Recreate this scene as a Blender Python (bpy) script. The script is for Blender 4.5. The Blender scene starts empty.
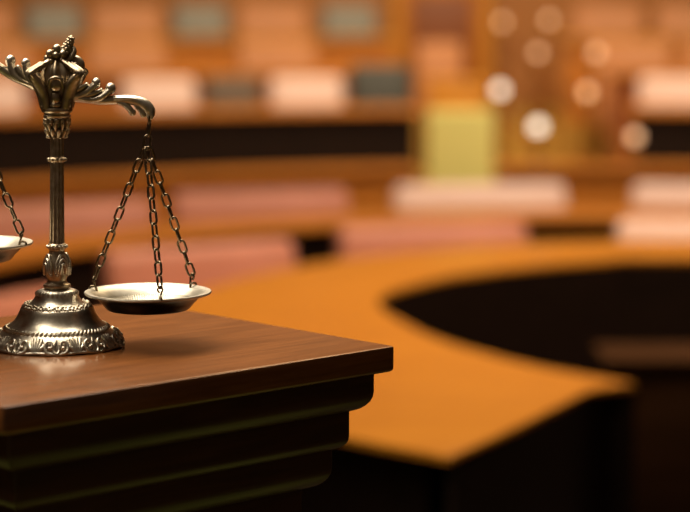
import bpy, bmesh, math, random
from mathutils import Vector, Matrix, Quaternion
random.seed(7)
PI = math.pi
S = bpy.context.scene
COL = S.collection

# ------------------------------------------------------------------ camera
F_PX, CX, CY, HORIZON = 2210.0, 345.0, 256.0, -20.0
PITCH = math.atan((CY - HORIZON) / F_PX)
ZC = 1.76
cam_d = bpy.data.cameras.new('camera')
cam = bpy.data.objects.new('camera', cam_d)
COL.objects.link(cam)
cam.location = (0, 0, ZC)
cam.rotation_euler = (PI / 2 - PITCH, 0, 0)
cam_d.sensor_width = 36
cam_d.lens = F_PX / 690 * 36
cam_d.clip_start = 0.05
cam_d.clip_end = 100
cam_d.dof.use_dof = True
cam_d.dof.focus_distance = 2.075
cam_d.dof.aperture_fstop = cam_d.lens / 1000 / 0.033
cam_d.dof.aperture_blades = 8
S.camera = cam

# ------------------------------------------------------------------ view, world, lights
S.view_settings.view_transform = 'Standard'
S.view_settings.look = 'None'
S.view_settings.gamma = 1
S.view_settings.exposure = 0.0
world = bpy.data.worlds.new('world')
S.world = world
world.use_nodes = True
world.node_tree.nodes['Background'].inputs[0].default_value = (1.0, 0.66, 0.42, 1)
world.node_tree.nodes['Background'].inputs[1].default_value = 0.055


def lamp(name, loc, aim, size, watts, col=(1, .80, .58), size_y=None, spread=180):
    d = bpy.data.lights.new(name, 'AREA')
    d.shape = 'RECTANGLE'
    d.size = size
    d.size_y = size_y or size
    d.energy = watts
    d.color = col
    d.spread = math.radians(spread)
    o = bpy.data.objects.new(name, d)
    o.location = loc
    o.rotation_euler = (Vector(aim) - Vector(loc)).to_track_quat('-Z', 'Y').to_euler()
    COL.objects.link(o)
    return o


lamp('ceiling_light', (-.78, 2.66, 3.5), (-.2, 2.1, 1.42), 2.8, 88, (1, .87, .70), 1.5, 130)
lamp('ceiling_light', (.9, 6.2, 4.4), (.5, 6.4, .76), 1.6, 92, (1, .72, .40), spread=130)
lamp('ceiling_light', (-.6, 7.4, 4.6), (.2, 8.8, .8), 2.4, 29, (1, .80, .60), 1.2, spread=140)
lamp('ceiling_light', (2.4, 7.6, 4.6), (2.0, 9.2, .8), 2.4, 98, (1, .80, .62), 1.2, spread=140)
lamp('ceiling_light', (-1.0, 11.2, 4.8), (-.6, 14.2, 1.1), 3.0, 90, (1, .77, .50), 1.2, spread=140)
lamp('ceiling_light', (2.6, 11.2, 4.8), (2.2, 14.2, 1.1), 3.0, 94, (1, .77, .50), 1.2, spread=140)
lamp('ceiling_light', (.6, 14.6, 5.0), (.6, 17.5, 1.3), 4.5, 96, (1, .76, .50), 1.2, spread=140)


# ------------------------------------------------------------------ pixel rays (the photograph's 690x512 frame)
def ray(px, py):
    u, w = (px - CX) / F_PX, (py - CY) / F_PX
    c, s = math.cos(PITCH), math.sin(PITCH)
    return Vector((u, c - w * s, -s - w * c))


def at_depth(px, py, d):                 # the point on that sight line at distance d along +Y
    r = ray(px, py)
    return Vector((0, 0, ZC)) + r * (d / r.y)


def on_level(px, py, z):                 # the point on that sight line at height z
    r = ray(px, py)
    return Vector((0, 0, ZC)) + r * ((z - ZC) / r.z)


# ------------------------------------------------------------------ materials
def principled(name):
    m = bpy.data.materials.new(name)
    m.use_nodes = True
    return m, m.node_tree.nodes, m.node_tree.links, m.node_tree.nodes['Principled BSDF']


def wood(name, dark, light, rough=.3, scale=(2, 30, 30), rot=0, coat=.0, spec=.5, detail=6, bump=.05):
    m, n, l, b = principled(name)
    tc = n.new('ShaderNodeTexCoord')
    mp = n.new('ShaderNodeMapping')
    mp.inputs['Scale'].default_value = scale
    mp.inputs['Rotation'].default_value = (0, 0, rot)
    no = n.new('ShaderNodeTexNoise')
    no.inputs['Scale'].default_value = 2.0
    no.inputs['Detail'].default_value = detail
    no.inputs['Roughness'].default_value = .62
    no.inputs['Distortion'].default_value = .6
    cr = n.new('ShaderNodeValToRGB')
    cr.color_ramp.elements[0].position = .32
    cr.color_ramp.elements[1].position = .68
    cr.color_ramp.elements[0].color = (*dark, 1)
    cr.color_ramp.elements[1].color = (*light, 1)
    l.new(tc.outputs['Object'], mp.inputs['Vector'])
    l.new(mp.outputs[0], no.inputs['Vector'])
    l.new(no.outputs['Fac'], cr.inputs['Fac'])
    l.new(cr.outputs[0], b.inputs['Base Color'])
    bp = n.new('ShaderNodeBump')
    bp.inputs['Strength'].default_value = bump
    bp.inputs['Distance'].default_value = .002
    l.new(no.outputs['Fac'], bp.inputs['Height'])
    l.new(bp.outputs[0], b.inputs['Normal'])
    b.inputs['Roughness'].default_value = rough
    b.inputs['Specular IOR Level'].default_value = spec
    b.inputs['Coat Weight'].default_value = coat
    b.inputs['Coat Roughness'].default_value = .12
    return m


def metal(name, c0, c1, rough=.3, nscale=160, bump=.12):
    m, n, l, b = principled(name)
    tc = n.new('ShaderNodeTexCoord')
    no = n.new('ShaderNodeTexNoise')
    no.inputs['Scale'].default_value = nscale
    no.inputs['Detail'].default_value = 5
    cr = n.new('ShaderNodeValToRGB')
    cr.color_ramp.elements[0].position = .35
    cr.color_ramp.elements[1].position = .65
    cr.color_ramp.elements[0].color = (*c0, 1)
    cr.color_ramp.elements[1].color = (*c1, 1)
    l.new(tc.outputs['Object'], no.inputs['Vector'])
    l.new(no.outputs['Fac'], cr.inputs['Fac'])
    l.new(cr.outputs[0], b.inputs['Base Color'])
    bp = n.new('ShaderNodeBump')
    bp.inputs['Strength'].default_value = bump
    bp.inputs['Distance'].default_value = .001
    l.new(no.outputs['Fac'], bp.inputs['Height'])
    l.new(bp.outputs[0], b.inputs['Normal'])
    b.inputs['Metallic'].default_value = 1
    b.inputs['Roughness'].default_value = rough
    return m


def cloth(name, c0, c1, rough=.5, nscale=25, spec=.4):
    m, n, l, b = principled(name)
    tc = n.new('ShaderNodeTexCoord')
    no = n.new('ShaderNodeTexNoise')
    no.inputs['Scale'].default_value = nscale
    no.inputs['Detail'].default_value = 4
    cr = n.new('ShaderNodeValToRGB')
    cr.color_ramp.elements[0].color = (*c0, 1)
    cr.color_ramp.elements[1].color = (*c1, 1)
    l.new(tc.outputs['Object'], no.inputs['Vector'])
    l.new(no.outputs['Fac'], cr.inputs['Fac'])
    l.new(cr.outputs[0], b.inputs['Base Color'])
    b.inputs['Roughness'].default_value = rough
    b.inputs['Specular IOR Level'].default_value = spec
    return m


M = {}
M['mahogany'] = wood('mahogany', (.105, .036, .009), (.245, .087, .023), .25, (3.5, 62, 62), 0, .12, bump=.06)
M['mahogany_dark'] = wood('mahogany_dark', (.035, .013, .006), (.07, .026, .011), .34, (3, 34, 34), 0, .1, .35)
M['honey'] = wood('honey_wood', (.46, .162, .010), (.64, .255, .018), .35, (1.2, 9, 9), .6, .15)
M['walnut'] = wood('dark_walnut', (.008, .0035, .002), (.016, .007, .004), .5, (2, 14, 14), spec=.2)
M['walnut2'] = wood('brown_walnut', (.035, .015, .006), (.055, .023, .009), .8, (2, 14, 14), spec=.05)
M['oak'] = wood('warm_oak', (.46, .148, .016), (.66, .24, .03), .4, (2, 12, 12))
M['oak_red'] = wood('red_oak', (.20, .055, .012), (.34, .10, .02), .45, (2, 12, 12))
M['oak_bright'] = wood('golden_oak', (.62, .25, .02), (.78, .35, .04), .4, (2, 12, 12))
M['leather_tan'] = cloth('tan_leather', (.48, .185, .058), (.60, .25, .085), .45, 9)
M['leather'] = cloth('salmon_leather', (.52, .20, .135), (.66, .27, .19), .38, 9)
M['leather_pale'] = cloth('pale_rose_leather', (.86, .58, .49), (.92, .66, .56), .36, 9)
M['leather_grey'] = cloth('grey_leather', (.20, .19, .15), (.27, .25, .20), .45, 9)
M['leather_slate'] = cloth('dark_slate_leather', (.045, .045, .035), (.07, .07, .055), .45, 9)
M['leather_taupe'] = cloth('taupe_leather', (.12, .075, .045), (.16, .105, .065), .5, 9)
M['lime'] = cloth('yellow_green_fabric', (.84, .76, .20), (.90, .84, .30), .8, 30)
M['floor'] = cloth('dark_floor', (.014, .008, .005), (.022, .012, .008), .8, 3, .2)
M['olive'] = cloth('olive_bounce', (.13, .15, .03), (.18, .20, .045), .9, 30, .1)
M['tier'] = cloth('ochre_carpet', (.44, .25, .05), (.56, .33, .07), .9, 20, .1)
M['wall'] = wood('wall_panelling', (.36, .14, .03), (.50, .20, .045), .5, (1, 6, .6))
M['pewter'] = metal('aged_pewter', (.53, .47, .36), (.74, .68, .56), .36)
M['pewter_dim'] = metal('tarnished_bronze', (.36, .285, .185), (.54, .44, .31), .36)
M['pan'] = metal('brushed_pan_metal', (.62, .57, .45), (.78, .73, .61), .40, 90, .08)
M['chain'] = metal('dark_chain_metal', (.13, .095, .055), (.25, .19, .12), .32)
M['pan_out'] = metal('shaded_pan_metal', (.06, .04, .022), (.11, .075, .045), .3, 90, .05)  # shade under the pans, put into a darker copy of their metal
M['brass'] = metal('polished_brass', (.60, .36, .10), (.72, .45, .15), .25, 20, .02)
mg, n_, l_, b_ = principled('knob_glint_glow')  # highlights on the brass railing knobs, put in as a glow
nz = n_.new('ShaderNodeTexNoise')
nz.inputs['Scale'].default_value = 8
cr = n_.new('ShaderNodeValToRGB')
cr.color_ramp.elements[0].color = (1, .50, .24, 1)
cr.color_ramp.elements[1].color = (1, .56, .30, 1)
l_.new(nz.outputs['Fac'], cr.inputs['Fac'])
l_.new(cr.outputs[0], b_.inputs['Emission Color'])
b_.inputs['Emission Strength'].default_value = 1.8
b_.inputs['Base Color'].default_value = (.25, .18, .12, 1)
M['knob_glint'] = mg
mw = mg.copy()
mw.name = 'bright_knob_glint_glow'
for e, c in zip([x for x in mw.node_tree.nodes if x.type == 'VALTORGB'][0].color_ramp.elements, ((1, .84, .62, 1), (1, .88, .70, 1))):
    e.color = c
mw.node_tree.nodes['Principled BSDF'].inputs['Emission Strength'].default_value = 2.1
M['knob_glint_bright'] = mw


# ------------------------------------------------------------------ mesh builder
class MB:
    def __init__(self):
        self.bm = bmesh.new()

    def lathe(self, prof, seg=64, mod=None, c=(0, 0, 0), lean=0.0):
        rings = []
        for r, z in prof:
            ring = []
            for i in range(seg):
                a = 2 * PI * i / seg
                rr = r * (1 + mod(a, z)) if mod else r
                ring.append(self.bm.verts.new((c[0] + rr * math.cos(a) + lean * z, c[1] + rr * math.sin(a), c[2] + z)))
            rings.append(ring)
        for k in range(len(rings) - 1):
            for i in range(seg):
                j = (i + 1) % seg
                self.bm.faces.new((rings[k][i], rings[k][j], rings[k + 1][j], rings[k + 1][i]))
        for ring in (rings[0], rings[-1]):
            self.bm.faces.new(ring)
        return self

    def tube(self, pts, rad, seg=10, closed=False, flat=1.0, up=None):
        pts = [Vector(p) for p in pts]
        n = len(pts)
        if not hasattr(rad, '__len__'):
            rad = [rad] * n
        tans = []
        for i in range(n):
            if closed:
                t = pts[(i + 1) % n] - pts[i - 1]
            else:
                t = pts[min(i + 1, n - 1)] - pts[max(i - 1, 0)]
            tans.append(t.normalized() if t.length > 1e-9 else Vector((0, 0, 1)))
        ref = Vector(up) if up else (Vector((0, 1, 0)) if abs(tans[0].y) < .9 else Vector((1, 0, 0)))
        nrm = (ref - tans[0] * ref.dot(tans[0])).normalized()
        rings = []
        for i in range(n):
            nrm = (nrm - tans[i] * nrm.dot(tans[i])).normalized()
            bi = tans[i].cross(nrm)
            rings.append([self.bm.verts.new(pts[i] + (nrm * math.cos(2 * PI * k / seg) * flat + bi * math.sin(2 * PI * k / seg)) * rad[i]) for k in range(seg)])
        for i in range(n if closed else n - 1):
            a, b = rings[i], rings[(i + 1) % n]
            for k in range(seg):
                j = (k + 1) % seg
                self.bm.faces.new((a[k], a[j], b[j], b[k]))
        if not closed:
            self.bm.faces.new(rings[0])
            self.bm.faces.new(rings[-1])
        return self

    def ball(self, c, r, seg=16, rot=None):
        r = r if hasattr(r, '__len__') else (r, r, r)
        mat = Matrix.Translation(Vector(c)) @ (rot.to_matrix().to_4x4() if rot else Matrix.Identity(4)) @ Matrix.Diagonal((*r, 1))
        bmesh.ops.create_uvsphere(self.bm, u_segments=seg, v_segments=max(6, seg * 2 // 3), radius=1, matrix=mat)
        return self

    def box(self, lo, hi, bev=0.0, seg=3, rot=None):
        lo, hi = Vector(lo), Vector(hi)
        c = (lo + hi) / 2
        mat = (rot or Matrix.Identity(4)) @ Matrix.Translation(c) @ Matrix.Diagonal((*(hi - lo), 1))
        g = bmesh.ops.create_cube(self.bm, size=1, matrix=mat)
        if bev:
            es = list({e for v in g['verts'] for e in v.link_edges})
            bmesh.ops.bevel(self.bm, geom=es, offset=bev, segments=seg, profile=.5, affect='EDGES')
        return self

    def prism(self, outline, z0, z1, bev=0.0):
        lo = [self.bm.verts.new((x, y, z0)) for x, y in outline]
        hi = [self.bm.verts.new((x, y, z1)) for x, y in outline]
        n = len(lo)
        for i in range(n):
            j = (i + 1) % n
            self.bm.faces.new((lo[i], lo[j], hi[j], hi[i]))
        t = self.bm.faces.new(hi)
        self.bm.faces.new(lo[::-1])
        if bev:
            bmesh.ops.bevel(self.bm, geom=list(t.edges), offset=bev, segments=2, profile=.5, affect='EDGES')
        return self

    def build(self, name, mat, parent=None, sharp=35):
        bmesh.ops.recalc_face_normals(self.bm, faces=self.bm.faces[:])
        me = bpy.data.meshes.new(name)
        self.bm.to_mesh(me)
        self.bm.free()
        for p in me.polygons:
            p.use_smooth = True
        me.set_sharp_from_angle(angle=math.radians(sharp))
        me.materials.append(mat)
        o = bpy.data.objects.new(name, me)
        COL.objects.link(o)
        if parent:
            o.parent = parent
        return o


def thing(name, label, cat, loc=(0, 0, 0), rotz=0, group=None):
    o = bpy.data.objects.new(name, None)
    o.empty_display_size = .1
    COL.objects.link(o)
    o.location = loc
    o.rotation_euler = (0, 0, rotz)
    o['label'] = label
    o['category'] = cat
    if group:
        o['group'] = group
    return o


def struct(o):
    o['kind'] = 'structure'
    return o


def dup(root, loc, rotz, label, group=None):
    r = root.copy()
    COL.objects.link(r)
    r.location = loc
    r.rotation_euler = (0, 0, rotz)
    r['label'] = label
    if group:
        r['group'] = group
    for ch in list(root.children):
        c = ch.copy()
        COL.objects.link(c)
        c.parent = r
        for g in list(ch.children):
            d = g.copy()
            COL.objects.link(d)
            d.parent = c
    return r


def catmull(pts, sub=6, closed=False):
    pts = [Vector(p) for p in pts]
    n = len(pts)
    out = []
    for i in range(n if closed else n - 1):
        if closed:
            p0, p1, p2, p3 = pts[i - 1], pts[i], pts[(i + 1) % n], pts[(i + 2) % n]
        else:
            p0, p1, p2, p3 = pts[max(i - 1, 0)], pts[i], pts[i + 1], pts[min(i + 2, n - 1)]
        for k in range(sub):
            t = k / sub
            out.append(.5 * ((2 * p1) + (p2 - p0) * t + (2 * p0 - 5 * p1 + 4 * p2 - p3) * t * t + (3 * p1 - p0 - 3 * p2 + p3) * t ** 3))
    if not closed:
        out.append(pts[-1])
    return out


def interp(vals, sub=6):
    out = []
    for i in range(len(vals) - 1):
        out += [vals[i] + (vals[i + 1] - vals[i]) * k / sub for k in range(sub)]
    return out + [vals[-1]]


# ------------------------------------------------------------------ hemicycle geometry
C0 = Vector((1.15, 6.75))


def pol(R, a):                                 # a = angle from straight back, + to the right
    return Vector((C0.x + R * math.sin(a), C0.y + R * math.cos(a)))


def arc_angle(px, R):                          # where the sight line of column px meets the arc of radius R
    s = (px - CX) / F_PX
    A, Bq, Cq = s * s + 1, -2 * (s * C0.x + C0.y), C0.length_squared - R * R
    disc = max(Bq * Bq - 4 * A * Cq, 0)
    t = (-Bq + math.sqrt(disc)) / (2 * A)
    d = Vector((s * t, t)) - C0
    return math.atan2(d.x, d.y)


def sector(R0, R1, a0, a1, n=48):
    out = [pol(R1, a0 + (a1 - a0) * i / n) for i in range(n + 1)]
    inn = [pol(R0, a0 + (a1 - a0) * i / n) for i in range(n, -1, -1)]
    return [(p.x, p.y) for p in out + inn]


# ------------------------------------------------------------------ setting
mb = MB(); mb.box((-12, -2, -.1), (14, 19.3, 0))
struct(mb.build('floor', M['floor']))
mb = MB(); mb.box((-2.2, -1.5, 0), (1.6, 3.0, .02))
struct(mb.build('floor_bounce', M['olive']))  # unseen floor patch, added to bounce green light under the mouldings
mb = MB(); mb.box((-12, 19.1, 0), (14, 19.3, 6))
struct(mb.build('wall_back', M['wall']))
mb = MB(); mb.box((-12.2, -2, 0), (-12, 19.1, 6))
struct(mb.build('wall_left', M['wall']))
mb = MB(); mb.box((14, -2, 0), (14.2, 19.1, 6))
struct(mb.build('wall_right', M['wall']))
TIERS = [(4.05, 6.0, .12), (6.0, 7.95, .26), (7.95, 9.75, .44), (9.75, 12.3, .68)]
for R0, R1, z in TIERS:
    mb = MB(); mb.prism(sector(R0, R1, -1.15, 1.15, 64), 0, z)
    o = struct(mb.build('floor_tier', M['tier']))


def floor_at(R):
    for R0, R1, z in TIERS:
        if R0 <= R < R1:
            return z
    return 0.0


# ------------------------------------------------------------------ pedestal in front
DEPTH_H = .3415                                  # camera height over the pedestal top
ZT = ZC - DEPTH_H
Np, Rp = on_level(3, 407, ZT), on_level(395, 346, ZT)
av = (Rp - Np); LEN = av.length; av.normalize()
bv = Vector((-av.y, av.x, 0))
WID = .405
ped_c = Np + av * LEN / 2 + bv * WID / 2
ped = thing('pedestal', 'dark mahogany pedestal with a stepped moulding under its polished square top', 'pedestal',
            (ped_c.x, ped_c.y, .02), math.atan2(av.y, av.x))


def slab(z1, z0, inset, bev_top=0.0, round_bottom=0.0, seg=6):
    """a square tier: z1 top, z0 bottom, lower edge rounded in by round_bottom"""
    hx, hy = LEN / 2 - inset, WID / 2 - inset
    prof = []
    if round_bottom:
        for i in range(seg + 1):
            t = PI / 2 * i / seg
            prof.append((round_bottom * (1 - math.sin(t)), z0 + round_bottom * (1 - math.cos(t))))
    else:
        prof.append((0, z0))
    if bev_top:
        prof += [(0, z1 - bev_top), (bev_top * .3, z1 - bev_top * .3), (bev_top, z1)]
    else:
        prof.append((0, z1))
    m = MB()
    rings = []
    for d, z in prof:
        r = .003
        ring = []
        for sx, sy, a0 in ((1, 1, 0), (-1, 1, PI / 2), (-1, -1, PI), (1, -1, 1.5 * PI)):
            for k in range(4):
                a = a0 + PI / 2 * k / 3
                ring.append(m.bm.verts.new((sx * (hx - d - r) + r * math.cos(a), sy * (hy - d - r) + r * math.sin(a), z)))
        rings.append(ring)
    n = len(rings[0])
    for k in range(len(rings) - 1):
        for i in range(n):
            j = (i + 1) % n
            m.bm.faces.new((rings[k][i], rings[k][j], rings[k + 1][j], rings[k + 1][i]))
    m.bm.faces.new(rings[0][::-1])
    m.bm.faces.new(rings[-1])
    return m


z = ZT - .02
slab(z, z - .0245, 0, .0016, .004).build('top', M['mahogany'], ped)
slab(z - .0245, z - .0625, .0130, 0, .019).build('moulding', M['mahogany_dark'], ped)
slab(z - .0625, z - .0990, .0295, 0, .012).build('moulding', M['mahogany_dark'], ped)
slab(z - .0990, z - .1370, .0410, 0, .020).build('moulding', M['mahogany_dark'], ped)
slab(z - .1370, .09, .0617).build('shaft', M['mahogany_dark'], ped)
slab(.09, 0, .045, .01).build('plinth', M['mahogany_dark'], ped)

# ------------------------------------------------------------------ scale of justice
base_w = on_level(57, 345.2, ZT)
K = base_w.y / math.cos(0) / F_PX * 1.0
DEP = (base_w - cam.location).dot(Vector((0, math.cos(PITCH), -math.sin(PITCH))))
K = DEP / F_PX                                     # metres per photograph pixel at the scale
scale = thing('balance_scale', 'ornate antique metal balance scale with two hanging pans, on the pedestal top', 'scale', base_w)
LEAN = at_depth(57, 60, base_w.y).x - base_w.x
LEAN = LEAN / (at_depth(57, 60, base_w.y).z - base_w.z)


def sp(px, py, off=0.0):
    """photograph pixel on the scale's own plane, moved off pixels away from the viewer -> local metres"""
    p = at_depth(px, py, base_w.y) - base_w
    return Vector((p.x, off * K, p.z))


def zpx(py):
    return sp(57, py).z


def ax(py):
    return sp(57, py)


def pr(*rows):
    return [(r * K, zpx(y)) for r, y in rows]


# foot: bell shaped base
b = MB()
b.lathe(pr((60, 345.2), (64.5, 343), (64, 340), (61.5, 336), (57.5, 332), (54, 329.4), (51.5, 328), (50.5, 325.5), (48, 324), (45, 322), (42, 319), (39.5, 315), (37.5, 311), (36.5, 308), (35, 306.5),
           (32, 305.5), (27.5, 303), (24.5, 300.5), (22.5, 297.5), (21.2, 294.5), (20.5, 292.5), (19.5, 290.8), (17.5, 289.5), (13, 288.8), (6, 288.6)), 96, lean=LEAN)
base = b.build('base', M['pewter'], scale, 50)
# pierced scroll rim round the foot
m = MB()


def foot_pt(ang, rad, h):
    return Vector((rad * K * math.cos(ang), rad * K * math.sin(ang), h * K))


def rim_r(h):                                     # the flaring wall the scrolls lie on
    return 67.5 - .62 * h


NS = 10
for i in range(NS):
    w = 2 * PI / NS
    a0 = w * i - PI / 2 + .12
    for sgn in (1, -1):
        pts, rad = [], []
        for k in range(21):                       # C-scroll that curls into itself
            t = k / 20
            th = -1.9 + t * 6.6
            rr = 1 - .78 * t
            h = max(1.5, 9.0 + 7.2 * rr * math.sin(th))
            pts.append(foot_pt(a0 + sgn * w * (.165 + .150 * rr * math.cos(th)), rim_r(h) + 1.0 + 1.8 * t, h))
            rad.append((1.9 - .5 * t) * K)
        m.tube(pts, rad, 8)
        m.ball(pts[-1], 2.0 * K, 8)
        tail = [(.02, 2.0), (.07, 5), (.05, 10), (.0, 14.5)]
        m.tube(catmull([foot_pt(a0 + sgn * w * u, rim_r(h) + .6, h) for u, h in tail], 3), interp([1.8 * K, 1.6 * K, 1.4 * K, 1.0 * K], 3), 7)
        for u0, u1, u2, h2 in ((.47, .43, .36, 15.5), (.50, .48, .45, 16.0), (.43, .38, .31, 11)):
            pl = [foot_pt(a0 + sgn * w * u, rim_r(h) + .7, h) for u, h in ((u0, 1.6), (u1, 6.5), (u1 * .5 + u2 * .5, 11 * h2 / 16), (u2, h2))]
            m.tube(catmull(pl, 3), interp([1.1 * K, 2.3 * K, 2.2 * K, 1.2 * K], 3), 7)
ring = [foot_pt(2 * PI * i / 96, 66.6, 1.9 + .6 * math.sin(i * PI * NS / 48)) for i in range(96)]
m.tube(ring, 1.5 * K, 7, closed=True)
m.build('scroll_rim', M['pewter'], base, 60)
# rope band, then floral band, then a ring of small leaves below the neck
m = MB()
for i in range(72):
    a = 2 * PI * i / 72
    m.tube([foot_pt(a - .03, 51.3, 16.2), foot_pt(a, 52.0, 18.2), foot_pt(a + .035, 49.5, 20.6)], [1.0 * K, 1.7 * K, 1.0 * K], 6)
m.build('rope_band', M['pewter'], base, 60)
m = MB()
for i in range(26):
    a = 2 * PI * i / 26
    zz = zpx(305.5) / K
    off = LEAN * zz
    def fp(aa, r, h):
        p = foot_pt(aa, r, h)
        p.x += off * K
        return p
    m.ball(fp(a, 33.5, zz - .5), 1.9 * K, 8)
    for q in range(5):
        t = 2 * PI * q / 5 + i
        m.ball(fp(a + .075 * math.cos(t), 33.3 - 1.7 * math.sin(t), zz + .2 + 2.6 * math.sin(t)), 1.35 * K, 6)
    pts = [fp(a + .05, 35, zz - 2.5), fp(a + .10, 34, zz), fp(a + .15, 31, zz + 2.2), fp(a + .19, 32.5, zz - .4)]
    m.tube(catmull(pts, 4), .95 * K, 6)
for i in range(30):
    a = 2 * PI * i / 30
    zz = zpx(293) / K
    p0 = foot_pt(a, 21.3, zz - 1.6); p1 = foot_pt(a, 20.8, zz + .6); p2 = foot_pt(a, 18.9, zz + 2.6)
    for p in (p0, p1, p2):
        p.x += LEAN * p.z
    m.tube([p0, p1, p2], [.7 * K, 1.4 * K, .7 * K], 6)
m.build('floral_band', M['pewter'], base, 60)

# baluster knop with palmettes
b = MB()
b.lathe(pr((11.5, 290.5), (11.5, 288.6), (13.0, 287.5), (13.6, 285.8), (13.2, 284), (11.0, 283), (9.6, 281.5), (9.2, 279.5), (10.6, 276), (12.0, 271.5), (12.4, 267.5), (11.8, 263), (10.2, 258),
           (8.6, 254), (7.6, 251), (7.6, 249.5), (9.2, 248), (9.9, 246.4), (9.4, 244.8), (8.6, 243.6), (6.6, 243)), 48, lean=LEAN)
knop = b.build('knop', M['pewter_dim'], scale, 50)
m = MB()


def knop_r(py):
    tab = [(280, 9.4), (276, 10.6), (271.5, 12.0), (267.5, 12.4), (263, 11.8), (258, 10.2), (254, 8.6), (250, 7.6)]
    for (y0, r0), (y1, r1) in zip(tab, tab[1:]):
        if y1 <= py <= y0:
            return r0 + (r1 - r0) * (y0 - py) / (y0 - y1)
    return 9


for q in range(4):
    aq = -PI / 2 + .62 + q * PI / 2
    for s_, (wa, top, cy) in enumerate(((.62, 254, 272), (.44, 258.5, 272.5), (.26, 263, 273))):
        pts = []
        for k in range(13):
            t = PI * k / 12
            py = cy - (cy - top) * math.sin(t)
            aa = aq + wa * math.cos(t)
            r = knop_r(py) + 1.0
            p = Vector((r * K * math.cos(aa), r * K * math.sin(aa), zpx(py)))
            p.x += LEAN * p.z
            pts.append(p)
        m.tube(pts, 1.4 * K, 7)
    for sx in (-1, 1):
        p = Vector((12.3 * K * math.cos(aq + sx * .52), 12.3 * K * math.sin(aq + sx * .52), zpx(273.5)))
        p.x += LEAN * p.z
        m.ball(p, 1.9 * K, 8)
for i in range(16):
    a = 2 * PI * i / 16
    p = Vector((9.6 * K * math.cos(a), 9.6 * K * math.sin(a), zpx(246.2))); p.x += LEAN * p.z
    m.ball(p, 1.6 * K, 8)
m.build('palmette', M['pewter'], knop, 60)

# fluted column
b = MB()
b.lathe(pr((7.2, 243.5), (6.9, 240), (6.7, 215), (6.5, 190), (6.4, 165), (6.2, 150), (6.1, 134)), 96, mod=lambda a, z: .085 * math.cos(a * 10), lean=LEAN)
column = b.build('column', M['pewter_dim'], scale, 60)
m = MB()
m.lathe(pr((6, 162.5), (8, 161.5), (8.6, 159.5), (8, 157.6), (6, 156.6)), 40, lean=LEAN)
for i in range(12):
    a = 2 * PI * i / 12
    p = Vector((8.3 * K * math.cos(a), 8.3 * K * math.sin(a), zpx(159.5))); p.x += LEAN * p.z
    m.ball(p, 1.9 * K, 8)
m.build('collar', M['pewter_dim'], column, 60)

# leafy capital and cornice
b = MB()
b.lathe(pr((6, 137.5), (7.4, 137), (8.2, 134), (8.0, 130), (9.2, 125), (9.8, 121.5), (9.4, 119), (11.5, 118.4), (13.2, 117), (13.6, 115.2), (12.6, 114), (12.8, 113), (15.0, 111.8), (15.8, 109.6), (14.8, 107.6), (10, 107)), 48, lean=LEAN)
cap = b.build('capital', M['pewter_dim'], scale, 50)
m = MB()
for row, (y0, y1, y2, r0, r1, nn, sh) in enumerate(((137, 132, 128.5, 8.0, 10.6, 10, 0), (131, 125.5, 121.5, 8.8, 11.6, 10, .31), (125, 121, 119, 10.0, 11.4, 12, .1))):
    for i in range(nn):
        a = 2 * PI * i / nn + sh
        pts = [Vector((r * K * math.cos(a), r * K * math.sin(a), zpx(y))) for r, y in ((r0, y0), (r1 - .8, y1), (r1, y2 + 1), (r1 + .2, y2 + 2.5))]
        for p in pts:
            p.x += LEAN * p.z
        m.tube(catmull(pts, 3), interp([1.3 * K, 2.5 * K, 2.7 * K, 1.9 * K], 3), 8)
        m.ball(pts[-1], 2.1 * K, 8)
for i in range(10):
    a = 2 * PI * i / 10 + .15
    p = Vector((9.3 * K * math.cos(a), 9.3 * K * math.sin(a), zpx(136.6))); p.x += LEAN * p.z
    m.ball(p, 1.8 * K, 8)
m.build('acanthus_leaf_ring', M['pewter_dim'], cap, 60)

# crown of four scroll brackets
for q, a in enumerate((-PI / 5.2, PI + PI / 5.2, PI / 5.2, PI - PI / 5.2)):
    m = MB()
    rows = ((12.5, 107.5), (13.8, 102), (15.0, 96), (18.2, 88), (22.5, 81), (26.5, 76.5), (28.8, 73.5), (25.5, 70.3), (19.5, 67.2), (13, 63.5), (7.5, 60), (4, 57))
    rads = (5.6, 6.0, 6.3, 6.6, 6.3, 5.4, 4.2, 3.5, 3.4, 3.4, 3.2, 2.6)
    def bp(r, y, tw=0.0):
        p = ax(y)
        p.x += r * K * math.cos(a) - tw * K * math.sin(a)
        p.y += r * K * math.sin(a) + tw * K * math.cos(a)
        return p
    m.tube(catmull([bp(r, y) for r, y in rows], 4), interp([x * K * .86 for x in rads], 4), 12, flat=1.45, up=(-math.sin(a), math.cos(a), 0))
    for tw in (-4.6, 0, 4.6):
        m.tube(catmull([bp(r + 2.0, y - 1.0, tw) for r, y in rows[:10]], 4), interp([1.7 * K] * 10, 4), 7)
    m.ball(bp(26.6, 75), (4.4 * K, 4.4 * K, 4.0 * K), 12)
    m.ball(bp(15.5, 104), 3.4 * K, 10)
    for k in range(5):
        m.ball(bp(25.5 - k * 3.8, 69.0 - k * 1.85), 2.1 * K, 8)
    m.build('crown_bracket', M['pewter_dim'], scale, 60)
m = MB()                                          # core with a mask on each broad face
m.lathe(pr((12, 108), (11, 102), (10.5, 95), (12, 87), (14, 80), (14.5, 74), (12.5, 68), (9, 62), (5, 57)), 64, mod=lambda a, z: .13 * math.cos(8 * a), lean=LEAN)
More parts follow.
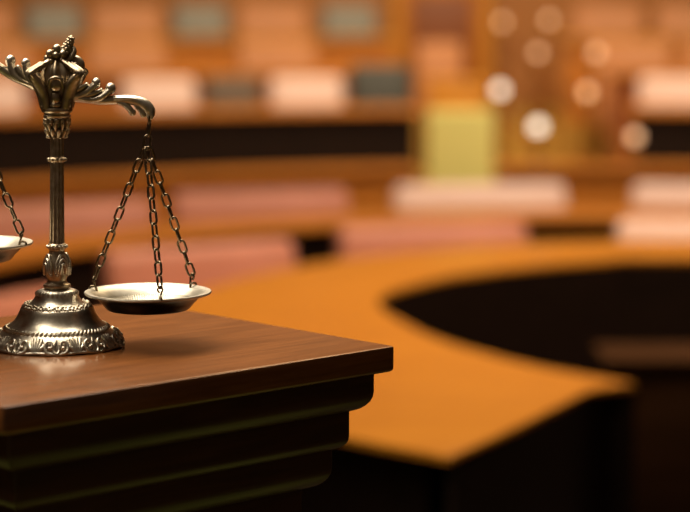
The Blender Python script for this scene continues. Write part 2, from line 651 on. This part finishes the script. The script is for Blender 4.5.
for sgn in (-1, 1):
    m.ball(ax(83) + Vector((1 * K, sgn * 14 * K, 0)), (7.2 * K, 5.0 * K, 7.8 * K), 16)
    m.tube(catmull([ax(87) + Vector(((1 - 6.5) * K, sgn * 15 * K, 0)), ax(79.5) + Vector(((1 - 5.5) * K, sgn * 17 * K, 0)), ax(77) + Vector((1 * K, sgn * 18.2 * K, 0)),
                    ax(79.5) + Vector(((1 + 5.5) * K, sgn * 17 * K, 0)), ax(87) + Vector(((1 + 6.5) * K, sgn * 15 * K, 0))], 5), 2.0 * K, 8)
    m.ball(ax(97) + Vector((0, sgn * 12 * K, 0)), (5.2 * K, 4.5 * K, 6.4 * K), 14)
    m.ball(ax(104.5) + Vector((0, sgn * 11 * K, 0)), (6.2 * K, 4 * K, 3.0 * K), 12)
m.build('crown_mask', M['pewter_dim'], scale, 60)
# finial: berries, a side scroll and a leaning cone
m = MB()
for px, py, off, r in ((57.5, 48.8, -3, 4.8), (50.8, 53.5, -5, 4.3), (63.7, 53.8, -5, 4.2), (48.2, 58.5, -2, 4.4), (57, 55, -7, 3.5), (57.5, 57.5, 2, 6.0), (62.5, 60, -5, 3.4), (52.5, 61, -6, 3.2)):
    m.ball(sp(px, py, off), r * K, 12)
m.tube(catmull([sp(66, 62, 2), sp(71, 59.5, 2), sp(77, 60.5, 1), sp(80.5, 65, 0), sp(79, 70.5, -1), sp(74, 71.5, -2), sp(72, 67.5, -3), sp(75.5, 65.5, -4)], 5),
       interp([3.8 * K, 4.6 * K, 4.8 * K, 4.4 * K, 3.8 * K, 3.2 * K, 2.8 * K, 2.6 * K], 5), 10)
m.ball(sp(75.5, 65.8, -3), 4.2 * K, 12)
m.build('finial', M['pewter_dim'], scale, 60)
m = MB()
m.tube(catmull([sp(64, 58), sp(66.5, 51), sp(69, 45), sp(71, 38.5)], 4), interp([4 * K, 4.6 * K, 3.6 * K, 1.8 * K], 4), 10)
dirv = (sp(71.2, 37) - sp(65.5, 53)).normalized()
for k in range(6):
    t = k / 5
    c = sp(65.8 + 5.4 * t, 51.5 - 13.2 * t)
    rr = (4.9 - 2.9 * t) * K
    for q in range(6):
        th = 2 * PI * q / 6 + k * .52
        side = dirv.cross(Vector((0, 1, 0))).normalized()
        m.ball(c + side * math.cos(th) * rr + Vector((0, 1, 0)) * math.sin(th) * rr, (2.15 - .35 * t) * K, 8)
m.ball(sp(71.3, 37.3), 2.1 * K, 8)
m.tube(catmull([sp(66, 61, -3), sp(72, 57, -3), sp(74.5, 51, -2), sp(73.5, 46, -1)], 4), interp([2 * K, 3.2 * K, 2.6 * K, .8 * K], 4), 8)
m.build('finial_cone', M['pewter_dim'], scale, 60)

# tilted beam: drawn in its own frame (u along, v up) about the pivot
TILT = math.radians(15.5)
PIV = (57.0, 87.5)


def uv(u, v, off=0.0, side=1):
    dx = side * u * math.cos(TILT) + v * math.sin(TILT)
    dy = side * u * math.sin(TILT) - v * math.cos(TILT)
    return sp(PIV[0] + dx, PIV[1] + dy, off)


m = MB()
for side in (1, -1):
    path = ((8, -6), (22, -3.6), (34, -2.2), (46, -.6), (58, 3.2), (70, 6.8), (80, 8.2), (89, 7.0), (95.5, 2.6), (97.5, -3.5))
    rad = (5.4, 5.4, 4.8, 4.5, 4.5, 4.7, 5.2, 5.9, 5.6, 3.8)
    m.tube(catmull([uv(u, v, 0, side) for u, v in path], 5), interp([r * K for r in rad], 5), 12)
    m.ball(uv(97.5, -3.5, 0, side), 3.4 * K, 10)
    for off in (-3.4, 0, 3.4):                     # raised ribs along the outer arm
        lift = 2.6 if off == 0 else 1.3
        m.tube(catmull([uv(u, v + lift, off, side) for u, v in path[4:9]] + [uv(98.5, -2, off, side)], 5), 1.9 * K, 8)
beam = m.build('beam', M['pewter'], scale, 60)
for side in (1, -1):
    for (pts, bulb) in ((((12, -3), (22, -1.5), (29, 3), (33.5, 9), (36.5, 14)), 4.0), (((24, -3), (36, -1.8), (44, 2), (49, 7.5), (52, 12.5)), 4.6)):
        m = MB()
        for off, lift in ((-4.6, -.8), (-1.6, 1.0), (1.6, 1.0), (4.6, -.8)):
            m.tube(catmull([uv(u, v + lift, off, side) for u, v in pts], 5), interp([2.4 * K, 3.2 * K, 3.4 * K, 3.2 * K, 2.8 * K], 5), 8)
        lx, ly = pts[-1]
        m.ball(uv(lx, ly + .8, 0, side), ((bulb + .6) * K, (bulb + 1.4) * K, (bulb + 1.3) * K), 16)
        inner_s = [(pts[0][0] - 2, pts[0][1] + 2), (pts[1][0] - 4.5, pts[1][1] + 2.8), (pts[2][0] - 5.5, pts[2][1] + 3.2), (pts[3][0] - 5.8, pts[3][1] + 1.8)]
        for off in (-4.2, 0, 4.2):
            m.tube(catmull([uv(u, v, off, side) for u, v in inner_s], 5), interp([2.0 * K, 2.6 * K, 2.5 * K, 1.9 * K], 5), 8)
        m.ball(uv(inner_s[-1][0], inner_s[-1][1], 0, side), (2.3 * K, 4.5 * K, 2.3 * K), 10)
        m.build('beam_leaf', M['pewter'], beam, 60)
    m = MB()
    for off in (-2.4, 0, 2.4):
        m.tube(catmull([uv(62, 2, off, side), uv(69, 2.0, off, side), uv(75, -.6, off, side), uv(79, -3.6, off, side)], 5), interp([1.8 * K, 2.6 * K, 2.9 * K, 2.4 * K], 5), 8)
    m.ball(uv(79.3, -3.8, 0, side), (3.9 * K, 4.6 * K, 3.7 * K), 14)
    m.tube(catmull([uv(80, 4, 0, side), uv(86, 1.8, 0, side), uv(90, -2.2, 0, side), uv(92, -5.4, 0, side)], 5), interp([2.4 * K, 3.6 * K, 3.6 * K, 2.6 * K], 5), 9)
    m.build('beam_curl', M['pewter'], beam, 60)


# pans and chains
def link_mesh():
    m = MB()
    L, W, r = 16.6 * K, 9.2 * K, 1.2 * K
    hl, hw = L / 2 - r, W / 2 - r
    pts = []
    for k in range(9):
        t = PI * k / 8
        pts.append((hw * math.cos(t), 0, hl - hw + hw * math.sin(t)))
    for k in range(9):
        t = PI + PI * k / 8
        pts.append((hw * math.cos(t), 0, -hl + hw + hw * math.sin(t)))
    m.tube(pts, r, 8, closed=True, up=(0, 1, 0))
    o = m.build('link', M['chain'], None, 60)
    me = o.data
    bpy.data.objects.remove(o)
    return me


LINK = link_mesh()


def link(parent, p, d, turn):
    o = bpy.data.objects.new('link', LINK)
    COL.objects.link(o)
    o.parent = parent
    o.location = p
    q = Vector(d).to_track_quat('Z', 'Y')
    o.rotation_mode = 'QUATERNION'
    o.rotation_quaternion = q @ Quaternion((0, 0, 1), turn)
    return o


PITCHL = 13.6 * K


def hang(side, cpx, cpy, end_px, angs, tw):
    c = sp(cpx, cpy)
    m = MB()                                       # dished pan: flat bottom, sloping wall, rolled rim
    prof_o = [(0, -16), (36, -16), (40, -15.4), (42, -14), (46, -9), (51, -4), (55, -1.6), (60, -.6), (62.6, .4), (63.4, 1.6), (62.8, 2.8), (60.5, 3.0)]
    prof_i = [(57, 2.0), (54, .6), (50, -2.4), (45, -7.4), (41, -12.2), (38.5, -13.6), (34, -14.2), (0, -14.4)]
    def bowl(prof):
        m = MB()
        sg = 96
        rings = []
        for r, h in prof:
            if r == 0:
                rings.append(m.bm.verts.new((c.x, c.y, c.z + h * K)))
            else:
                rings.append([m.bm.verts.new((c.x + r * K * math.cos(2 * PI * i / sg), c.y + r * K * math.sin(2 * PI * i / sg), c.z + h * K)) for i in range(sg)])
        for A, B_ in zip(rings, rings[1:]):
            for i in range(sg):
                j = (i + 1) % sg
                if not isinstance(A, list):
                    m.bm.faces.new((A, B_[j], B_[i]))
                elif not isinstance(B_, list):
                    m.bm.faces.new((A[i], A[j], B_))
                else:
                    m.bm.faces.new((A[i], A[j], B_[j], B_[i]))
        return m
    pan = bowl([(0, -15.0), (38, -14.5), (43.5, -9.0), (49.2, -3.4), (54.5, -.6)] + prof_o[7:] + prof_i).build('pan', M['pan'], scale, 40)
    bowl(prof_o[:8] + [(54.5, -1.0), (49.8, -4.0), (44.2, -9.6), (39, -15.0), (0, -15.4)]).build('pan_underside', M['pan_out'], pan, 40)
    m = MB()                                       # stippled ring inside the pan
    for i in range(110):
        a = 2 * PI * i / 110
        r0, r1 = 46, 35 + 4 * random.random()
        m.tube([c + Vector((r0 * K * math.cos(a), r0 * K * math.sin(a), -6.0 * K)), c + Vector((41 * K * math.cos(a), 41 * K * math.sin(a), -11.9 * K)),
                c + Vector((r1 * K * math.cos(a), r1 * K * math.sin(a), -14.0 * K))], [.5 * K, .7 * K, .4 * K], 5)
    m.build('pan_fluting', M['pan'], pan, 60)
    # ring on the beam end, two links, then three chains
    top = uv(97, -4, 0, side)
    junc = Vector((c.x, 0, sp(end_px[0], end_px[1]).z))
    m = MB()
    d0 = (top - junc)
    pts = [top + Vector((0, 4.2 * K * math.cos(2 * PI * k / 16), 5.0 * K * math.sin(2 * PI * k / 16) - 1.5 * K)) for k in range(16)]
    m.tube(pts, 1.25 * K, 8, closed=True)
    hanger = m.build('hanger', M['chain'], scale, 60)
    a_ = top + Vector((0, 0, -5.5 * K))
    span = (junc - a_)
    nl = max(1, round(span.length / PITCHL))
    for i in range(nl):
        link(hanger, a_ + span * ((i + .5) / nl), -span.normalized(), .35 + (i % 2) * PI / 2)
    for a in angs:
        hole = c + Vector((57.5 * K * math.cos(a), 57.5 * K * math.sin(a), 1.5 * K))
        rad_dir = Vector((math.cos(a), math.sin(a), 0))
        tan_dir = Vector((-math.sin(a), math.cos(a), 0))
        m = MB()                                   # S-shaped wire hook through the rim
        hk = [hole + rad_dir * (5.5 * K) + Vector((0, 0, .5 * K)), hole + rad_dir * 4 * K + Vector((0, 0, 3.6 * K)), hole + Vector((0, 0, 3.4 * K)) - rad_dir * 1.5 * K,
              hole - rad_dir * 2.5 * K + Vector((0, 0, -1.0 * K)), hole - rad_dir * 1.0 * K + Vector((0, 0, 7 * K)) + tan_dir * 1.5 * K, hole + Vector((0, 0, 10.5 * K)) + tan_dir * 2.6 * K,
              hole + Vector((0, 0, 13.5 * K)), hole + Vector((0, 0, 10.5 * K)) - tan_dir * 2.6 * K, hole + Vector((0, 0, 7.5 * K)) - tan_dir * .6 * K]
        m.tube(catmull(hk, 4), 1.15 * K, 7)
        ch = m.build('chain', M['chain'], scale, 60)
        p0 = junc + Vector((0, 0, 1 * K)) + rad_dir * 2.0 * K
        p1 = hole + Vector((0, 0, 12 * K))
        dv = p1 - p0
        nl = round(dv.length / PITCHL)
        for i in range(nl):
            link(ch, p0 + dv * ((i + .5) / nl), -dv.normalized(), tw + (i % 2) * PI / 2)


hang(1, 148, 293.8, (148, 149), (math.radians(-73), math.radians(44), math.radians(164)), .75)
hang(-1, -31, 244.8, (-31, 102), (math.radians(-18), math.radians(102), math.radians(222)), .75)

# ------------------------------------------------------------------ horseshoe table
ZTAB = .76
inner = [(636, 383), (595, 376.5), (534, 365.5), (473, 350), (435, 337.5), (407, 324), (387, 312.5), (379.5, 306), (378.5, 300), (384, 294), (399, 288), (438, 278), (473, 272), (520, 266.5), (564, 262.5), (625, 258), (690, 254.5)]
iw = [on_level(x, y, ZTAB) for x, y in inner]
ow = [(.22, 4.585), (-.01, 4.80), (-.25, 5.12), (-.44, 5.55), (-.54, 6.0), (-.57, 6.5), (-.50, 7.0), (-.30, 7.5), (.0, 7.92), (.38, 8.25), (.80, 8.46), (1.25, 8.52)]
iw2 = [(p.x, p.y) for p in iw]
AX = 1.30                                          # axis of symmetry of the horseshoe
iw2 = [p for p in iw2 if p[0] < AX - .05]
ow = [p for p in ow if p[0] < AX]
in_s = [(p.x, p.y) for p in catmull([Vector((*p, 0)) for p in iw2], 4)]
out_s = [(p.x, p.y) for p in catmull([Vector((*p, 0)) for p in ow], 4)]


def mirror(pts):
    return [(2 * AX - x, y) for x, y in pts][::-1]


end_l = [(.40, 4.93), (.52, 5.18), (.60, 5.36)]     # slightly hollow end of the arm
end_full = end_l
outline = in_s + mirror(in_s) + mirror(end_l)[::1] * 0
outline = out_s[::-1] + end_l + in_s                 # left half: outer (back to front), end, inner (front to back)
right = mirror(outline)
full = outline + right
htab = thing('horseshoe_table', 'large glossy orange-brown horseshoe table standing behind the pedestal', 'table', (0, 0, 0))
m = MB(); m.prism(full, ZTAB - .014, ZTAB, .004)
m.build('tabletop', M['honey'], htab)


def ribbon(pts, z0, z1, th, name, mat, parent):
    """a curved upright board of thickness th following pts"""
    n = len(pts)
    L, Rr = [], []
    for i in range(n):
        p0, p1 = Vector(pts[max(i - 1, 0)]), Vector(pts[min(i + 1, n - 1)])
        t = (p1 - p0).normalized()
        nn = Vector((-t.y, t.x)) * th / 2
        c = Vector(pts[i])
        L.append((c.x + nn.x, c.y + nn.y)); Rr.append((c.x - nn.x, c.y - nn.y))
    m = MB(); m.prism(L + Rr[::-1], z0, z1)
    return m.build(name, mat, parent)


def offset(pts, d):
    out = []
    n = len(pts)
    for i in range(n):
        p0, p1 = Vector(pts[max(i - 1, 0)]), Vector(pts[min(i + 1, n - 1)])
        t = (p1 - p0).normalized()
        out.append((pts[i][0] - t.y * d, pts[i][1] + t.x * d))
    return out


inn_line = in_s + mirror(in_s)
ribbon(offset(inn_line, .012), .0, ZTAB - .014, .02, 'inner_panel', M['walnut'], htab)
ol = out_s[2:]
out_line = ol + mirror(ol)
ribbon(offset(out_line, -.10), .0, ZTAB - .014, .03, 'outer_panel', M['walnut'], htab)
for sx in (0, 1):
    pts = [(.225, 4.625), (.40, 4.955), (.52, 5.205), (.60, 5.385), (.69, 5.50)]
    if sx:
        pts = mirror(pts)
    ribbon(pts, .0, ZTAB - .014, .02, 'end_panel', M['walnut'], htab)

# low cabinet inside the horseshoe
cb = thing('cabinet', 'low dark brown wooden cabinet in the shade inside the horseshoe table', 'cabinet', (1.23, 6.72, 0))
m = MB(); m.box((-.42, -.12, .06), (.42, .12, .595), .004); m.build('body', M['walnut2'], cb)
m = MB(); m.box((-.45, -.15, .595), (.45, .15, .625), .004); m.build('top', M['walnut2'], cb)
m = MB(); m.box((-.40, -.10, 0), (.40, .10, .06)); m.build('plinth', M['walnut'], cb)
for sx in (-1, 1):
    m = MB(); m.box((sx * .21 - .195, -.138, .10), (sx * .21 + .195, -.12, .565), .004)
    dr = m.build('door', M['walnut2'], cb)
    m = MB(); m.ball((sx * .05, -.152, .35), .016, 12); m.build('knob', M['brass'], dr)


# ------------------------------------------------------------------ desks of the hemicycle
def desk(R0, R1, z, px0, px1, mat_top, mat_front, label, drop=.06, group=None):
    fz = floor_at(R0)
    a0, a1 = arc_angle(px0, R0), arc_angle(px1, R0)
    t = thing('curved_desk', label, 'desk', (pol(R0, (a0 + a1) / 2).x, pol(R0, (a0 + a1) / 2).y, fz), 0, group)
    o = t.location
    def loc(outl):
        return [(x - o.x, y - o.y) for x, y in outl]
    m = MB(); m.prism(loc(sector(R0, R1, a0, a1)), z - .02 - fz, z - fz, .005)
    m.build('desktop', mat_top, t)
    m = MB(); m.prism(loc(sector(R0 + drop, R0 + drop + .03, a0 + .004, a1 - .004)), 0, z - .02 - fz)
    m.build('front_panel', mat_front, t)
    for a in (a0 + .01, a1 - .01):
        m = MB()
        w = .015 / R0
        m.prism(loc(sector(R0 + drop + .03, R1 - .03, a - w, a + w, 2)), 0, z - .02 - fz)
        m.build('end_panel', mat_front, t)
    return t


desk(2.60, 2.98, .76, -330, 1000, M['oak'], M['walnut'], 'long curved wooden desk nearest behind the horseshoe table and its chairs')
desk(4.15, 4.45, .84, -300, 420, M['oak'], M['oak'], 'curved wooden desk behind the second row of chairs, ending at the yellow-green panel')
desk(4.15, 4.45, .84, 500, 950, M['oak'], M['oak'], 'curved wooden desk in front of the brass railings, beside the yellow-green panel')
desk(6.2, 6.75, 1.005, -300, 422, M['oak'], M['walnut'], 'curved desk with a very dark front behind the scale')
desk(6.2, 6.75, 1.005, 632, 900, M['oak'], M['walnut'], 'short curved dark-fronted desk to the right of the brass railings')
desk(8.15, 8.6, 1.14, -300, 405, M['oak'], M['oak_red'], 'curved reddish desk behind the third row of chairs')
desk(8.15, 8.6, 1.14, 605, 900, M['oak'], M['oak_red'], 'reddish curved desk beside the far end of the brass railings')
desk(9.95, 10.4, 1.33, -300, 400, M['oak_bright'], M['oak'], 'highest curved desk at the back, at the top of the picture left of the door')
desk(9.95, 10.4, 1.33, 560, 900, M['oak_bright'], M['oak'], 'highest curved desk at the back, right of the brass railings')


# ------------------------------------------------------------------ chairs
def make_chair(label, w, h, up, kind='armchair', cat='armchair', arms=True):
    t = thing(kind, label, cat)
    d = .52
    m = MB(); m.box((-w / 2 + .05, -d / 2, .28), (w / 2 - .05, d / 2 - .06, .45), .045, 4); m.build('seat', up, t)
    rot = Matrix.Translation((0, d / 2 - .09, .40)) @ Matrix.Rotation(-.16, 4, 'X')
    m = MB(); m.box((-w / 2 + .01, -.05, 0), (w / 2 - .01, .06, (h - .40) / math.cos(.16)), .045, 4, rot); m.build('backrest', up, t)
    if arms:
        for s in (-1, 1):
            x = s * (w / 2 - .035)
            m = MB()
            m.box((x - .035, -d / 2 + .03, .585), (x + .035, d / 2 - .10, .635), .015, 3)
            m.box((x - .02, -d / 2 + .05, .28), (x + .02, -d / 2 + .10, .59), .006, 2)
            m.build('armrest', M['oak_red'], t)
    for sx in (-1, 1):
        for sy in (-1, 1):
            m = MB()
            m.tube([(sx * (w / 2 - .08), sy * .19 - .02, 0), (sx * (w / 2 - .09), sy * .17 - .02, .30)], [.016, .024], 8)
            m.build('leg', M['walnut'], t)
    return t


PROTO = {}


def chair(key, px, R, label, group=None, face=1.0):
    a = arc_angle(px, R)
    p = pol(R, a)
    loc = (p.x, p.y, floor_at(R))
    rz = -a * face
    w, h, up, kind, arms = key
    k = (w, h, up.name, kind)
    if k not in PROTO:
        t = make_chair(label, w, h, up, kind, 'armchair' if kind == 'armchair' else 'chair', arms)
        PROTO[k] = t
        t.location = loc
        t.rotation_euler = (0, 0, rz)
        if group:
            t['group'] = group
        return t
    return dup(PROTO[k], loc, rz, label, group)


GA, GB, GC, GD, GE = 'chairs round the horseshoe table', 'second row of chairs', 'third row of chairs', 'fourth row of chairs', 'top row of chairs'
A_ = (.82, .775, M['leather'], 'armchair', True)
AP = (.82, .775, M['leather_pale'], 'armchair', True)
B_ = (.84, .82, M['leather'], 'armchair', True)
BP = (.84, .82, M['leather_pale'], 'armchair', True)
C_ = (.49, .895, M['leather'], 'chair', False)
CP = (.49, .895, M['leather_pale'], 'chair', False)
CW = (.60, .885, M['leather'], 'chair', False)
T_ = (.50, .885, M['leather_tan'], 'chair', False)
TW = (.60, .885, M['leather_tan'], 'chair', False)
G_ = (.46, .885, M['leather_grey'], 'chair', False)
GL = (.38, .90, M['leather_taupe'], 'chair', False)
SL = (.42, .965, M['leather_slate'], 'chair', False)
chair(A_, 24, 2.12, 'dull salmon armchair at the horseshoe table, behind the scale base and left pan', GA, .6)
chair(A_, 226, 2.05, 'dull salmon armchair at the horseshoe table, directly behind the right pan and its chains', GA, .6)
chair(A_, 447, 2.12, 'salmon armchair at the far side of the horseshoe table, below the palest second-row armchair', GA, .6)
chair(AP, 716, 2.12, 'pale rose armchair at the horseshoe table, cut by the right edge of the picture', GA)
chair(B_, 78, 3.30, 'salmon armchair in the second row, behind the column of the scale', GB, .6)
chair(B_, 272, 3.30, 'salmon armchair in the second row, between the right chains and the pale armchair', GB, .6)
chair(BP, 491, 3.28, 'pale shiny rose armchair in the second row, below the yellow-green panel', GB)
chair(BP, 722, 3.28, 'pale rose armchair in the second row, cut by the right edge of the picture', GB)
chair(CP, 0, 7.10, 'pale rose chair in the third row, cut by the left edge of the picture', GC)
chair(CP, 168, 7.10, 'pale rose chair in the third row, just beyond the end of the beam', GC)
chair(CP, 313, 7.10, 'brightest pale rose chair in the third row, left of the slate chair', GC)
chair(CP, 676, 7.10, 'pale rose chair in the third row, alone right of the railings', GC)
chair(SL, 386, 7.15, 'dark slate chair at the aisle end of the third row, left of the golden cabinet', GC)
chair(GL, 240, 7.15, 'dull taupe chair in the third row, between two pale rose chairs', GC)
chair(T_, 8, 8.95, 'tan chair in the fourth row, above the left arm of the beam', GD)
chair(TW, 134, 8.95, 'wide tan chair in the fourth row, right of the finial of the scale', GD)
chair(TW, 282, 8.95, 'wide tan chair in the fourth row, above the brightest third-row chair', GD)
chair(TW, 632, 8.95, 'wide tan chair in the fourth row, behind the knob glints of the brass railing', GD)
chair(TW, 722, 8.95, 'wide tan chair in the fourth row, cut by the right edge of the picture', GD)
chair(T_, -8, 10.75, 'tan chair in the top row, in the left corner of the picture', GE)
chair(TW, 132, 10.75, 'wide tan chair in the top row, between two grey chairs', GE)
chair(TW, 277, 10.75, 'wide tan chair in the top row, right of the grey chair above the beam end', GE)
chair(TW, 608, 10.75, 'wide tan chair in the top row, nearest to the brass railings', GE)
chair(TW, 690, 10.75, 'wide tan chair in the top row, in the right corner of the picture', GE)
chair(G_, 60, 10.75, 'grey chair in the top row, above the left arm of the beam', GE)
chair(G_, 205, 10.75, 'grey chair in the top row, between two wide tan chairs', GE)
chair(G_, 352, 10.75, 'grey chair in the top row, next to the wooden door', GE)

# ------------------------------------------------------------------ aisle: panel, cabinet, door, railings
p = at_depth(460, 200, 11.0)
t = thing('screen_panel', 'bright yellow-green padded screen at the end of a curved desk', 'screen', (p.x, 11.0, floor_at(4.3)))
hz = at_depth(460, 110, 11.0).z - floor_at(4.3)
m = MB(); m.box((-.165, -.03, .05), (.165, .03, hz), .015, 3); m.build('padding', M['lime'], t)
m = MB(); m.box((-.18, -.06, 0), (.18, .06, .05), .005); m.build('foot', M['oak'], t)
m = MB(); m.box((-.165, .03, .05), (.165, .045, hz - .02), .003); m.build('backboard', M['oak'], t)

p = at_depth(456, 100, 13.0)
t = thing('cabinet', 'golden oak cabinet in the aisle, above and behind the yellow-green screen', 'cabinet', (p.x, 13.15, floor_at(6.3)))
hz = at_depth(456, 80, 13.0).z - floor_at(6.3)
m = MB(); m.box((-.16, -.15, .04), (.16, .15, hz - .03), .004); m.build('body', M['oak_bright'], t)
m = MB(); m.box((-.175, -.165, hz - .03), (.175, .165, hz), .005); m.build('top', M['oak_bright'], t)
m = MB(); m.box((-.14, -.166, .08), (.14, -.15, hz - .06), .004); dr = m.build('door', M['oak_bright'], t)
m = MB(); m.ball((.10, -.178, hz * .5), .014, 10); m.build('knob', M['brass'], dr)
m = MB(); m.box((-.15, -.14, 0), (.15, .14, .04)); m.build('plinth', M['oak_red'], t)
chair((.36, .885, M['leather_tan'], 'chair', False), 442, 8.70, 'narrow tan chair on the aisle, above the golden oak cabinet', GD)

yd = 18.95
p0, p1 = at_depth(402, 20, yd), at_depth(482, 20, yd)
fz = .68
t = thing('wooden_door', 'tall orange-brown wooden door at the top of the aisle, above the golden cabinet', 'door', ((p0.x + p1.x) / 2, yd, fz))
hw = (p1.x - p0.x) / 2
m = MB(); m.box((-hw, 0, 0), (hw, .05, 2.05), .004); m.build('door_leaf', M['oak'], t)
for zz in ((.12, .95), (1.08, 1.93)):
    m = MB(); m.box((-hw + .08, -.012, zz[0]), (hw - .08, 0, zz[1]), .008); m.build('door_panel', M['oak_red'], t)
m = MB(); m.ball((hw - .05, -.035, 1.0), .028, 12); m.build('knob', M['brass'], t)
for sx in (-1, 1):
    m = MB(); m.box((sx * (hw + .04) - .04, -.02, 0), (sx * (hw + .04) + .04, .07, 2.12), .004); m.build('jamb', M['oak_bright'], t)


def railing(knobs, label):
    pts = [at_depth(px, py, D) for px, py, D, br in knobs]
    def fl(pp):
        return floor_at((Vector((pp.x, pp.y)) - C0).length)
    o = pts[0]
    t = thing('stair_railing', label, 'railing', (o.x, o.y, fl(o)))
    org = Vector((o.x, o.y, fl(o)))
    for pnt, (px, py, D, br) in zip(pts, knobs):
        l = pnt - org
        zb = fl(pnt) - org.z
        m = MB()
        m.tube([(l.x, l.y, zb), (l.x, l.y, zb + .02), (l.x, l.y, zb + .021), (l.x, l.y, l.z - .05), (l.x, l.y, l.z - .035), (l.x, l.y, l.z - .02)], [.05, .045, .017, .015, .028, .02], 12)
        post = m.build('post', M['brass'], t)
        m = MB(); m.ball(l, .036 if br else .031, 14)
        m.build('knob_glint', M['knob_glint_bright'] if br else M['knob_glint'], post)  # glowing ball stands in for the highlight on a brass knob
    for dz_, rr in ((-.10, .016), (-.45, .010)):
        m = MB(); m.tube([q - org + Vector((0, 0, dz_)) for q in pts], rr, 10); m.build('handrail' if dz_ > -.2 else 'lower_rail', M['brass'], t)


railing(((635, 137, 11.6, 0), (587, 92, 13.3, 0), (538, 53, 15.3, 0), (502, 22, 17.1, 0)), 'long brass stair railing down the aisle, its four dim knob glints made to glow')
railing(((538, 127, 11.5, 1), (500, 90, 13.2, 1)), 'short brass stair railing with the two brightest knob glints, made to glow, beside the yellow-green screen')
railing(((596, 53, 14.6, 0), (549, 20, 16.6, 0)), 'short brass stair railing with two dim knob glints made to glow at the top of the aisle')
